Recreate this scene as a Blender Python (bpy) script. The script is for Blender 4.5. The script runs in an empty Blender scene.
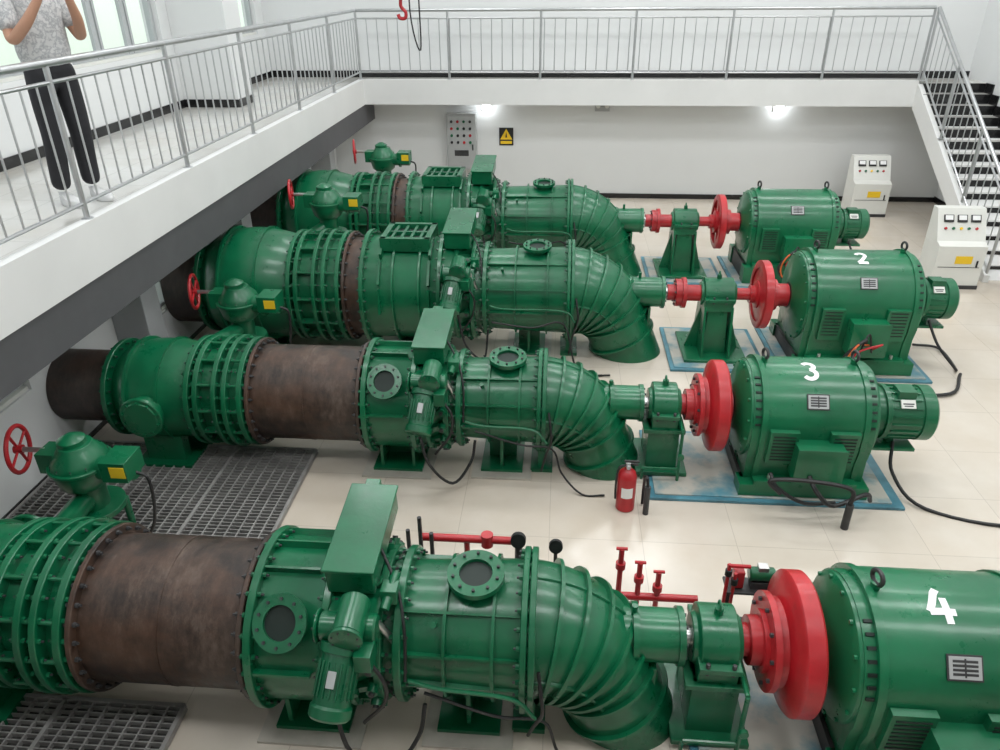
import bpy, bmesh, math, random
from mathutils import Vector, Matrix
random.seed(7)
pi=math.pi
# ------------------------------------------------------------------ materials
def newmat(name):
    m=bpy.data.materials.new(name); m.use_nodes=True
    nt=m.node_tree; b=nt.nodes['Principled BSDF']
    return m,nt,b
def ramp(nt,stops):
    r=nt.nodes.new('ShaderNodeValToRGB'); e=r.color_ramp.elements
    while len(e)<len(stops): e.new(0.5)
    for i,(p,c) in enumerate(stops):
        e[i].position=p; e[i].color=(c[0],c[1],c[2],1)
    return r
def noise(nt,scale,detail=4,rough=.55,vec=None,stretch=None):
    n=nt.nodes.new('ShaderNodeTexNoise'); n.inputs['Scale'].default_value=scale
    n.inputs['Detail'].default_value=detail; n.inputs['Roughness'].default_value=rough
    tc=nt.nodes.new('ShaderNodeTexCoord')
    if stretch:
        mp=nt.nodes.new('ShaderNodeMapping'); mp.inputs['Scale'].default_value=stretch
        nt.links.new(tc.outputs['Object'],mp.inputs['Vector']); nt.links.new(mp.outputs[0],n.inputs['Vector'])
    else: nt.links.new(tc.outputs['Object'],n.inputs['Vector'])
    return n
def simple(name,col,rough=.4,metal=0,var=.12,scale=3,bump=0.0,bscale=60,coat=0):
    m,nt,b=newmat(name)
    n=noise(nt,scale)
    lo=[c*(1-var) for c in col]; hi=[min(1,c*(1+var)) for c in col]
    r=ramp(nt,[(.3,lo),(.7,hi)])
    nt.links.new(n.outputs['Fac'],r.inputs['Fac']); nt.links.new(r.outputs['Color'],b.inputs['Base Color'])
    b.inputs['Roughness'].default_value=rough; b.inputs['Metallic'].default_value=metal
    b.inputs['Coat Weight'].default_value=coat; b.inputs['Coat Roughness'].default_value=.15
    if bump:
        n2=noise(nt,bscale,3); bp=nt.nodes.new('ShaderNodeBump'); bp.inputs['Strength'].default_value=bump
        bp.inputs['Distance'].default_value=.01
        nt.links.new(n2.outputs['Fac'],bp.inputs['Height']); nt.links.new(bp.outputs[0],b.inputs['Normal'])
    return m
def wornpaint(name,col,dirt,rough,scale=2.2,bump=.14):
    m,nt,b=newmat(name)
    n=noise(nt,scale); r=ramp(nt,[(.3,[c*.72 for c in col]),(.7,[c*1.2 for c in col])])
    nt.links.new(n.outputs['Fac'],r.inputs['Fac'])
    d=noise(nt,9,8,.7); rd=ramp(nt,[(.58,(0,0,0)),(.72,(1,1,1))]); nt.links.new(d.outputs['Fac'],rd.inputs['Fac'])
    ml=nt.nodes.new('ShaderNodeMath'); ml.operation='MULTIPLY'; ml.inputs[1].default_value=.5; nt.links.new(rd.outputs['Color'],ml.inputs[0])
    mx_=nt.nodes.new('ShaderNodeMix'); mx_.data_type='RGBA'; nt.links.new(ml.outputs[0],mx_.inputs[0]); nt.links.new(r.outputs['Color'],mx_.inputs[6]); mx_.inputs[7].default_value=(*dirt,1)
    nt.links.new(mx_.outputs[2],b.inputs['Base Color'])
    n4=noise(nt,5,6,.65); r4=ramp(nt,[(.3,(rough*.75,)*3),(.7,(rough*1.4,)*3)]); nt.links.new(n4.outputs['Fac'],r4.inputs['Fac']); nt.links.new(r4.outputs['Color'],b.inputs['Roughness'])
    b.inputs['Coat Weight'].default_value=.22; b.inputs['Coat Roughness'].default_value=.14
    n2=noise(nt,16,5); bp=nt.nodes.new('ShaderNodeBump'); bp.inputs['Strength'].default_value=bump; bp.inputs['Distance'].default_value=.01
    nt.links.new(n2.outputs['Fac'],bp.inputs['Height']); nt.links.new(bp.outputs[0],b.inputs['Normal'])
    return m
GREEN=wornpaint('green_enamel',(.002,.120,.048),(.015,.085,.045),.31)
GREEN2=wornpaint('green_enamel_motor',(.003,.135,.054),(.01,.11,.05),.32,1.5,.08)
RED=wornpaint('red_enamel',(.45,.013,.020),(.27,.02,.02),.38,3,.06)
STEEL=simple('bare_steel',(.55,.55,.54),.28,.9,.1,8)
STAIN=simple('stainless_rail',(.50,.51,.52),.3,.75,.08,8)
BLACK=simple('black_rubber',(.012,.012,.013),.5,0,.1)
DARK=simple('dark_steel',(.05,.05,.052),.5,.3,.3,6)
HOLE=simple('dark_interior',(.006,.016,.012),.6,0,.2)
PIT=simple('dark_pit',(.025,.023,.021),.8,0,.2)
WHITEP=simple('white_paint_mark',(.85,.85,.85),.5,0,.03)
CAB=simple('cabinet_enamel',(.72,.72,.68),.35,0,.03)
WFR=simple('window_frame_upvc',(.42,.44,.45),.4,0,.03)
CABG=simple('cabinet_grey',(.42,.43,.43),.4,0,.05)
GRATE=simple('galvanised_grating',(.33,.32,.31),.5,.3,.2,5)
YEL=simple('yellow_label',(.85,.55,.02),.5,0,.05)
CONC=simple('worn_concrete',(.45,.42,.37),.4,0,.2,3,.1,20)
def patch(name):
    m,nt,b=newmat(name); n=noise(nt,2.2,5,.6); r=ramp(nt,[(.36,(.09,.25,.31)),(.46,(.24,.32,.33)),(.56,(.45,.43,.38))])
    nt.links.new(n.outputs['Fac'],r.inputs['Fac']); nt.links.new(r.outputs['Color'],b.inputs['Base Color']); b.inputs['Roughness'].default_value=.35; return m
BLUE=simple('blue_paint_floor',(.07,.21,.27),.35,0,.35,4)
PATCH=patch('worn_blue_plinth')
BEAM=simple('grey_beam_paint',(.085,.085,.09),.6,0,.08)
GREYC=simple('grey_column_paint',(.40,.41,.42),.6,0,.05)
BASEB=simple('black_tile_skirting',(.012,.012,.013),.2,0,.2)
SIGNK=simple('sign_black',(.02,.02,.02),.4)
COPPER=simple('orange_wire',(.6,.12,.02),.5)
LAMP,_,_b=newmat('lamp_glow'); _b.inputs['Emission Color'].default_value=(.92,.97,1,1); _b.inputs['Emission Strength'].default_value=14
def rustmat(name,base,or_=.55,oc=(.15,.06,.028)):
    m,nt,b=newmat(name)
    n=noise(nt,2.3,10,.72); n2=noise(nt,7,8,.7,stretch=(2.2,.8,.8)); n5=noise(nt,1.3,7,.65,stretch=(.6,1,1.4))
    r=ramp(nt,[(.36,base[0]),(.46,base[1]),(.54,base[2]),(.66,base[3])])
    mx=nt.nodes.new('ShaderNodeMix'); mx.data_type='FLOAT'; mx.inputs[0].default_value=.45
    nt.links.new(n.outputs['Fac'],mx.inputs[2]); nt.links.new(n2.outputs['Fac'],mx.inputs[3])
    nt.links.new(mx.outputs[0],r.inputs['Fac'])
    r5=ramp(nt,[(.48,(0,0,0)),(.64,(or_,)*3)]); nt.links.new(n5.outputs['Fac'],r5.inputs['Fac'])
    m2=nt.nodes.new('ShaderNodeMix'); m2.data_type='RGBA'; nt.links.new(r5.outputs['Color'],m2.inputs[0]); nt.links.new(r.outputs['Color'],m2.inputs[6]); m2.inputs[7].default_value=(*oc,1)
    nt.links.new(m2.outputs[2],b.inputs['Base Color'])
    rr=ramp(nt,[(.35,(.36,.36,.36)),(.65,(.58,.58,.58))]); nt.links.new(n2.outputs['Fac'],rr.inputs['Fac']); nt.links.new(rr.outputs['Color'],b.inputs['Roughness'])
    bp=nt.nodes.new('ShaderNodeBump'); bp.inputs['Strength'].default_value=.3; bp.inputs['Distance'].default_value=.01
    nt.links.new(n2.outputs['Fac'],bp.inputs['Height']); nt.links.new(bp.outputs[0],b.inputs['Normal'])
    return m
RUST=rustmat('weathered_steel_pipe',[(.012,.009,.008),(.030,.020,.016),(.060,.039,.030),(.125,.092,.073)],.42,(.13,.055,.026))
RUSTD=rustmat('dark_penstock_pipe',[(.012,.009,.009),(.025,.018,.016),(.045,.032,.028),(.08,.06,.05)],.2)
WALL=simple('white_wall_plaster',(.74,.75,.75),.75,0,.02,.6,.03,30)
WALL2=simple('gallery_fascia_white',(.72,.72,.71),.6,0,.04,1)
CEIL=simple('ceiling_white',(.8,.8,.8),.8,0,.02)
def tilemat(name,c1,c2,mortar,size,rough):
    m,nt,b=newmat(name)
    tc=nt.nodes.new('ShaderNodeTexCoord'); br=nt.nodes.new('ShaderNodeTexBrick')
    br.offset=0; br.inputs['Scale'].default_value=1; br.inputs['Brick Width'].default_value=size; br.inputs['Row Height'].default_value=size
    br.inputs['Mortar Size'].default_value=.003; br.inputs['Mortar Smooth'].default_value=.1
    br.inputs['Color1'].default_value=(*c1,1); br.inputs['Color2'].default_value=(*c2,1); br.inputs['Mortar'].default_value=(*mortar,1)
    nt.links.new(tc.outputs['Object'],br.inputs['Vector'])
    n=noise(nt,.9,6,.6); mx=nt.nodes.new('ShaderNodeMix'); mx.data_type='RGBA'; mx.blend_type='MULTIPLY'; mx.inputs[0].default_value=1
    r=ramp(nt,[(.3,(.88,.84,.79)),(.65,(1,1,1))]); nt.links.new(n.outputs['Fac'],r.inputs['Fac'])
    nt.links.new(br.outputs['Color'],mx.inputs[6]); nt.links.new(r.outputs['Color'],mx.inputs[7]); nt.links.new(mx.outputs[2],b.inputs['Base Color'])
    n3=noise(nt,3,4); r3=ramp(nt,[(.3,(rough*.7,)*3),(.7,(rough*1.4,)*3)]); nt.links.new(n3.outputs['Fac'],r3.inputs['Fac'])
    nt.links.new(r3.outputs['Color'],b.inputs['Roughness'])
    return m
TILE=tilemat('cream_floor_tile',(.64,.58,.505),(.62,.565,.495),(.48,.43,.37),.8,.19)
TILE2=tilemat('gallery_floor_tile',(.68,.68,.66),(.66,.66,.64),(.45,.45,.43),.6,.15)
GLASS,gn,gb=newmat('window_glass')
t=gn.nodes.new('ShaderNodeBsdfTransparent'); gl=gn.nodes.new('ShaderNodeBsdfGlossy'); gl.inputs['Roughness'].default_value=.05
mxs=gn.nodes.new('ShaderNodeMixShader'); mxs.inputs[0].default_value=.07
gn.links.new(t.outputs[0],mxs.inputs[1]); gn.links.new(gl.outputs[0],mxs.inputs[2]); gn.links.new(mxs.outputs[0],gn.nodes['Material Output'].inputs[0])
# ------------------------------------------------------------------ builder
def mx(p,d,up=None):
    x=Vector(d).normalized(); u=Vector(up) if up else (Vector((0,0,1)) if abs(x.z)<.9 else Vector((0,1,0)))
    y=u.cross(x).normalized(); z=x.cross(y)
    return Matrix(((x.x,y.x,z.x,p[0]),(x.y,y.y,z.y,p[1]),(x.z,y.z,z.z,p[2]),(0,0,0,1)))
I4=Matrix.Identity(4)
class G:
    def __init__(s,name,loc=(0,0,0),parent=None,bevel=0):
        s.name=name; s.loc=Vector(loc); s.parent=parent; s.V=[]; s.F=[]; s.MI=[]; s.mats=[]; s.bevel=bevel
    def mi(s,m):
        if m not in s.mats: s.mats.append(m)
        return s.mats.index(m)
    def add(s,vs,fs,m):
        o=len(s.V); s.V+= [tuple(v) for v in vs]; k=s.mi(m)
        for f in fs: s.F.append(tuple(i+o for i in f)); s.MI.append(k)
    def lathe(s,prof,m,M=I4,seg=48,a0=0,loop=False):
        vs=[];fs=[];rings=[]
        for (x,r) in prof:
            if r<=1e-6: rings.append([len(vs)]); vs.append(M@Vector((x,0,0)))
            else:
                st=len(vs); rings.append(list(range(st,st+seg)))
                for i in range(seg):
                    a=a0+2*pi*i/seg; vs.append(M@Vector((x,r*math.cos(a),r*math.sin(a))))
        pr=list(zip(rings,rings[1:]))
        if loop: pr.append((rings[-1],rings[0]))
        for A,B in pr:
            if len(A)==1 and len(B)==1: continue
            for i in range(seg):
                j=(i+1)%seg
                if len(A)==1: fs.append((A[0],B[i],B[j]))
                elif len(B)==1: fs.append((A[i],B[0],A[j]))
                else: fs.append((A[i],B[i],B[j],A[j]))
        s.add(vs,fs,m)
    def cyl(s,p0,p1,r,m,r2=None,seg=20,ch=0):
        p0=Vector(p0);p1=Vector(p1);L=(p1-p0).length; r2=r if r2 is None else r2
        if ch: pr=[(0,0),(0,r-ch),(ch,r),(L-ch,r2),(L,r2-ch),(L,0)]
        else: pr=[(0,0),(0,r),(L,r2),(L,0)]
        s.lathe(pr,m,mx(p0,p1-p0),seg)
    def box(s,c,size,m,M=None,taper=1):
        x,y,z=[v/2 for v in size]; T=Matrix.Translation(c) if M is None else M@Matrix.Translation(c)
        vs=[T@Vector((sx*x*(taper if sz>0 else 1),sy*y*(taper if sz>0 else 1),sz*z)) for sz in(-1,1) for sy in(-1,1) for sx in(-1,1)]
        s.add(vs,[(0,2,3,1),(4,5,7,6),(0,1,5,4),(2,6,7,3),(0,4,6,2),(1,3,7,5)],m)
    def extr(s,poly,x0,x1,m,M=I4):
        n=len(poly); vs=[M@Vector((x0,p[0],p[1])) for p in poly]+[M@Vector((x1,p[0],p[1])) for p in poly]
        fs=[tuple(range(n-1,-1,-1)),tuple(range(n,2*n))]+[(i,(i+1)%n,(i+1)%n+n,i+n) for i in range(n)]
        s.add(vs,fs,m)
    def sweep(s,pts,rad,m,seg=10,cap=True):
        pts=[Vector(p) for p in pts]; n=len(pts)
        if not hasattr(rad,'__len__'): rad=[rad]*n
        T=[]
        for i in range(n):
            T.append((pts[min(i+1,n-1)]-pts[max(i-1,0)]).normalized())
        u=Vector((0,1,0)) if abs(T[0].y)<.9 else Vector((0,0,1)); vs=[];fs=[]
        for i in range(n):
            u=(u-T[i]*u.dot(T[i])).normalized(); w=T[i].cross(u)
            for k in range(seg):
                a=2*pi*k/seg; vs.append(pts[i]+(u*math.cos(a)+w*math.sin(a))*rad[i])
        for i in range(n-1):
            for k in range(seg):
                j=(k+1)%seg; fs.append((i*seg+k,i*seg+j,(i+1)*seg+j,(i+1)*seg+k))
        if cap: fs.append(tuple(range(seg-1,-1,-1))); fs.append(tuple(range((n-1)*seg,n*seg)))
        s.add(vs,fs,m)
    def cable(s,pts,r,m,seg=7,sub=6):
        P=[Vector(p) for p in pts]; P=[P[0]*2-P[1]]+P+[P[-1]*2-P[-2]]; out=[]
        for i in range(1,len(P)-2):
            for k in range(sub):
                t=k/sub; a,b,c,d=P[i-1],P[i],P[i+1],P[i+2]
                out.append(.5*((2*b)+(c-a)*t+(2*a-5*b+4*c-d)*t*t+(3*b-a-3*c+d)*t**3))
        out.append(P[-2]); s.sweep(out,r,m,seg)
    def torus(s,c,axis,R,r,m,seg=32,ms=8):
        s.lathe([(r*math.sin(2*pi*k/ms),R+r*math.cos(2*pi*k/ms)) for k in range(ms)],m,mx(c,axis),seg,loop=True)
    def bolts(s,c,axis,R,n,m,r=.014,L=.025,both=0):
        M=mx(c,axis)
        for i in range(n):
            a=2*pi*(i+.5)/n; y,z=R*math.cos(a),R*math.sin(a)
            s.lathe([(-both,0),(-both,r),(L,r),(L,0)],m,M@Matrix.Translation((0,y,z)),6)
    def flange(s,x,R,t,m,n=24,bolt=None,M=I4,seg=56,br=.016):
        c=.005
        s.lathe([(x-t/2,0),(x-t/2,R-c),(x-t/2+c,R),(x+t/2-c,R),(x+t/2,R-c),(x+t/2,0)],m,M,seg)
        for i in range(n):
            a=2*pi*(i+.5)/n; rr=R-.034
            T=M@Matrix.Translation((0,rr*math.cos(a),rr*math.sin(a)))
            s.lathe([(x-t/2-.022,0),(x-t/2-.022,br),(x+t/2+.022,br),(x+t/2+.022,0)],bolt or m,T,6)
            s.lathe([(x-t/2-.038,0),(x-t/2-.038,br*.5),(x+t/2+.038,br*.5),(x+t/2+.038,0)],DARK,T,6)
    def done(s,smooth=True,ang=38):
        me=bpy.data.meshes.new(s.name); me.from_pydata([v for v in s.V],[],s.F)
        for m in s.mats: me.materials.append(m)
        me.polygons.foreach_set('material_index',s.MI)
        bm=bmesh.new(); bm.from_mesh(me); bmesh.ops.recalc_face_normals(bm,faces=bm.faces); bm.to_mesh(me); bm.free()
        if smooth:
            me.polygons.foreach_set('use_smooth',[True]*len(me.polygons)); me.set_sharp_from_angle(angle=math.radians(ang))
        me.update()
        o=bpy.data.objects.new(s.name,me); bpy.context.scene.collection.objects.link(o); o.location=s.loc
        if s.parent: o.parent=s.parent
        if s.bevel:
            b=o.modifiers.new('bevel','BEVEL'); b.width=s.bevel; b.segments=2; b.limit_method='ANGLE'; b.angle_limit=math.radians(50); b.harden_normals=False
        return o
def empty(name,loc=(0,0,0),parent=None,sx=1):
    e=bpy.data.objects.new(name,None); e.empty_display_size=.2; e.location=loc; e.scale=(sx,1,1)
    bpy.context.scene.collection.objects.link(e)
    if parent: e.parent=parent
    return e
def surfM(x,ang,R,y0=0,z0=0):
    c,s_=math.cos(ang),math.sin(ang)
    return Matrix(((1,0,0,x),(0,s_,-c,y0-R*c),(0,c,s_,z0+R*s_),(0,0,0,1)))
def bx(g,a,b,m): g.box([(a[i]+b[i])/2 for i in range(3)],[abs(b[i]-a[i]) for i in range(3)],m)
def nm(base,k): return base if k==0 else '%s.%03d'%(base,k)
# ------------------------------------------------------------------ room
CZ=4.3; GZ=2.45; YB=16.2; XL=-6.1; XR=7.9; YF=-3.0; TOP=8.0; GX=-3.95; GY=15.4; XW=-4.9
def quadbox(name,a,b,m,bevel=0):
    c=[(a[i]+b[i])/2 for i in range(3)]; g=G(name,c,bevel=bevel); g.box((0,0,0),[abs(b[i]-a[i]) for i in range(3)],m); return g.done(False)
quadbox('floor',(XL-.2,YF,-.2),(XR,YB,0),TILE)
quadbox('wall_back',(XL-.2,YB,-.2),(XR+.2,YB+.2,TOP),WALL)
quadbox('wall_right',(XR,YF,-.2),(XR+.2,YB,TOP),WALL)
quadbox('wall_front',(XL-.2,YF-.2,-.2),(XR+.2,YF,TOP),WALL)
quadbox('ceiling',(XL-.2,YF-.2,TOP),(XR+.2,YB+.2,TOP+.2),CEIL)
def wall_open(name,x0,x1,ya,yb,za,zb,wins,m):
    g=G(name,(0,0,0)); ys=sorted({ya,yb,*[w[0] for w in wins],*[w[1] for w in wins]}); zs=sorted({za,zb,*[w[2] for w in wins],*[w[3] for w in wins]})
    for i in range(len(ys)-1):
        for j in range(len(zs)-1):
            cy=(ys[i]+ys[i+1])/2; cz=(zs[j]+zs[j+1])/2
            if any(w[0]<cy<w[1] and w[2]<cz<w[3] for w in wins): continue
            g.box(((x0+x1)/2,cy,cz),(abs(x1-x0),ys[i+1]-ys[i],zs[j+1]-zs[j]),m)
    return g.done(False)
UP=[(-1.5,1.6,3.3,7.1),(2.6,5.4,3.3,7.1),(6.3,8.9,3.3,7.1),(9.5,11.9,3.3,7.1),(13.1,15.8,3.3,7.1)]
wall_open('wall_left_upper',XL-.25,XL,YF,YB,GZ-.42,TOP,UP,WALL)
LOW=[(2.2,3.0,.9,1.6),(5.0,5.7,.9,1.6),(7.75,8.45,.6,1.6),(11.0,11.6,.8,1.6),(12.9,13.8,.8,1.6)]
wall_open('wall_left_lower',XW-.25,XW,YF,YB,-.1,GZ-.42,LOW,WALL)
def window(name,x,w,nv,hs):
    ya,yb,za,zb=w; e=empty(name,(x,(ya+yb)/2,(za+zb)/2)); g=G('frame',(0,0,0),e,bevel=.004); W=yb-ya; H=zb-za
    for yy in [-W/2+.04,W/2-.04]: g.box((0,yy,0),(.09,.08,H),WFR)
    for k in range(1,nv): g.box((0,-W/2+W*k/nv,0),(.07,.07,H),WFR)
    for zz in [-H/2+.04,H/2-.04]+hs: g.box((0,0,zz),(.08,W,.07),WFR)
    if hs:
        for k in range(nv):
            yc=-W/2+W*(k+.5)/nv; zt=hs[0]; hh=zt+H/2
            for s_ in(-1,1): g.box((.03,yc+s_*(W/nv/2-.07),zt-hh/2),(.04,.05,hh-.1),WFR)
            g.box((.03,yc,zt-.07),(.04,W/nv-.1,.05),WFR); g.box((.03,yc,-H/2+.1),(.04,W/nv-.1,.05),WFR)
    g.box((.02,0,-H/2+.02),(.15,W-.02,.04),CAB)
    g.done(False)
    g=G('glass',(0,0,0),e); g.box((0,0,0),(.008,W-.04,H-.04),GLASS); g.done(False)
n=1
for w in UP: window('window_%d'%n,XL-.12,w,3,[-.75]); n+=1
for w in LOW: window('window_%d'%n,XW-.12,w,2,[]); n+=1
g=G('gallery_floor_slab',(0,0,0))
bx(g,(XL,YF,GZ-.42),(GX,YB,GZ-.02),WALL2); bx(g,(GX,GY,GZ-.42),(XR,YB,GZ-.02),WALL2); bx(g,(GX,YF,GZ-.42),(XR,.3,GZ-.02),WALL2)
bx(g,(XL,YF,GZ-.02),(GX-.06,YB,GZ),TILE2); bx(g,(GX-.06,GY+.06,GZ-.02),(XR,YB,GZ),TILE2); bx(g,(GX-.06,YF,GZ-.02),(XR,.25,GZ),TILE2)
bx(g,(GX-.10,.25,GZ-.02),(GX,GY+.1,GZ+.05),WALL2); bx(g,(GX,GY,GZ-.02),(6.66,GY+.1,GZ+.05),WALL2)
g.done(False)
quadbox('gallery_support_beam',(GX-.32,.3,GZ-.82),(GX-.02,YB,GZ-.42),BEAM)
for i,y in enumerate([3.9,7.3,10.15,14.6]):
    quadbox(nm('column',i),(XW,y-.17,0),(XW+.4,y+.17,GZ-.42),GREYC,.01)
for i,y0 in enumerate([1.8,12.2]):
    quadbox(nm('gallery_column',i),(XL,y0,GZ),(-5.2,y0+.6,TOP),WALL,.01)
    quadbox(nm('baseboard_column',i),(XL,y0-.02,GZ),(-5.18,y0+.62,GZ+.12),BASEB)
quadbox('baseboard_left',(XL,YF,GZ),(XL+.02,YB,GZ+.12),BASEB)
quadbox('baseboard_back',(XL,YB-.02,GZ),(XR,YB,GZ+.13),BASEB)
quadbox('baseboard_back_lower',(XW,YB-.02,0),(XR,YB,.1),BASEB)
quadbox('baseboard_right',(XR-.02,YF,0),(XR,YB,.12),BASEB)
quadbox('baseboard_left_lower',(XW,YF,0),(XW+.02,YB,.05),BASEB)
# ------------------------------------------------------------------ railings
def railing(name,p0,p1,post=1.9,sp=.2,H=1.235,first=True):
    p0=Vector(p0);p1=Vector(p1); g=G(name,p0); d=p1-p0; L=math.hypot(d.x,d.y)
    def at(t,h): return d*t+Vector((0,0,h))
    g.cyl(at(0,H),at(1,H),.03,STAIN,seg=12); g.cyl(at(0,H-.14),at(1,H-.14),.016,STAIN,seg=8); g.cyl(at(0,.14),at(1,.14),.016,STAIN,seg=8)
    npost=max(1,round(L/post))
    for i in range(npost+1):
        if i==0 and not first: continue
        g.cyl(at(i/npost,0),at(i/npost,H),.024,STAIN,seg=10)
        g.cyl(at(i/npost,0),at(i/npost,.015),.05,STAIN,seg=14)
    nb=round(L/sp)
    for i in range(1,nb): g.cyl(at(i/nb,.14),at(i/nb,H-.14),.0095,STAIN,seg=6)
    return g.done()
railing('gallery_railing',(GX-.06,.15,GZ+.04),(GX-.06,GY+.06,GZ+.04))
railing('gallery_railing.001',(GX-.06,GY+.06,GZ+.04),(6.66,GY+.06,GZ+.04),first=False)
railing('gallery_railing.002',(GX-.06,.15,GZ+.0),(XR,.15,GZ+.0),first=False)
# ------------------------------------------------------------------ stairs
SX0=6.64; RUN=3.9
st=empty('staircase',(SX0,GY,0))
g=G('steps',(0,0,0),st); NS=15; run=RUN/NS; rise=GZ/NS; SW=XR-SX0-.005
for i in range(NS):
    z1=GZ-rise*i; y1=-run*i; zt=z1-rise
    if zt<=0.001: break
    g.box((SW/2,y1-run/2,zt-.02),(SW-.06,run+.03,.04),TILE2)
    g.box((SW/2,y1-.006,zt+rise/2),(SW-.06,.012,rise),BASEB)
    g.box((SW/2,y1-run-.01,zt-.02),(SW-.05,.03,.045),BASEB)
    g.box((SW-.012,y1-run/2,zt+.06),(.024,run+.02,rise+.06),BASEB)
g.done(False)
g=G('stringer',(0,0,0),st,bevel=.006)
g.extr([(0,GZ),(0,GZ-.45),(-RUN+.33,0),(-RUN-.05,0),(-RUN-.05,.12)],0,.09,WALL2); g.extr([(0,GZ-.17),(0,GZ-.42),(-RUN+.35,0),(-RUN+.05,0)],.09,SW,WALL2)
g.done(False)
rr0=railing('stair_railing',(SX0+.05,GY-.02,GZ+.04),(SX0+.05,GY-RUN,.06),post=1.3,sp=.2)
rr0.parent=st; rr0.location=rr0.location-Vector((SX0,GY,0)); rr0.name='handrail'
# ------------------------------------------------------------------ hydro units
def valve_operator(par,x,y,z,floorz,vy,vx):
    g=G('gear_operator',(0,0,0),par,bevel=.004)
    g.lathe([(-.2,0),(-.2,.14),(-.15,.2),(.0,.24),(.1,.21),(.16,.15),(.2,.13),(.2,0)],GREEN,mx((x,y,z),(0,0,1)),28)
    g.flange(0,.255,.03,GREEN,12,None,mx((x,y,z+.02),(0,0,1)),28,.012)
    g.lathe([(0,0),(0,.11),(.06,.11),(.1,.04),(.1,0)],GREEN,mx((x-.02,y,z+.18),(0,0,1)),20)
    g.box((x-.2,y,z+.05),(.22,.2,.18),GREEN)
    g.cyl((x+.1,y-.03,z),(x+.5,y-.03,z),.1,GREEN,seg=24,ch=.012)
    g.cyl((x+.3,y-.03,z),(x+.34,y-.03,z),.125,GREEN,seg=24)
    g.box((x+.4,y-.05,z+.05),(.22,.26,.18),GREEN)
    g.box((x+.44,y-.185,z+.06),(.13,.006,.1),YEL)
    g.cyl((x,y,z-.2),(x,y,z-.4),.13,GREEN,seg=20); g.cyl((x,y,z-.4),(x,y,z-.45),.25,GREEN,seg=24)
    for sx in(-.18,.18):
        for sy in(-.15,.15): g.cyl((x+sx,y+sy,z-.44),(x+sx,y+sy,floorz+.02),.03,GREEN,seg=10)
    g.box((x,y,floorz+.02),(.6,.5,.04),DARK)
    g.cyl((x,y,z-.3),(vx,vy,min(z-.3,.1)),.09,GREEN,seg=16)
    g.cyl((x-.28,y,z+.12),(x-.54,y,z+.12),.022,STEEL,seg=10)
    g.cable([(x+.5,y-.05,z-.02),(x+.6,y-.05,z-.1),(x+.55,y-.05,z-.5),(x+.4,y-.1,floorz+.06)],.014,BLACK)
    g.done()
    w=G('handwheel',(x-.52,y,z+.12),par); w.torus((0,0,0),(1,.25,0),.19,.019,RED,36,8)
    M=mx((0,0,0),(1,.25,0))
    for k in range(4):
        a=pi*k/2+.4; w.cyl((0,0,0),M@Vector((0,.185*math.cos(a),.185*math.sin(a))),.012,RED,seg=6)
    w.cyl(M@Vector((-.03,0,0)),M@Vector((.04,0,0)),.035,RED,seg=12); w.done()

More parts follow.
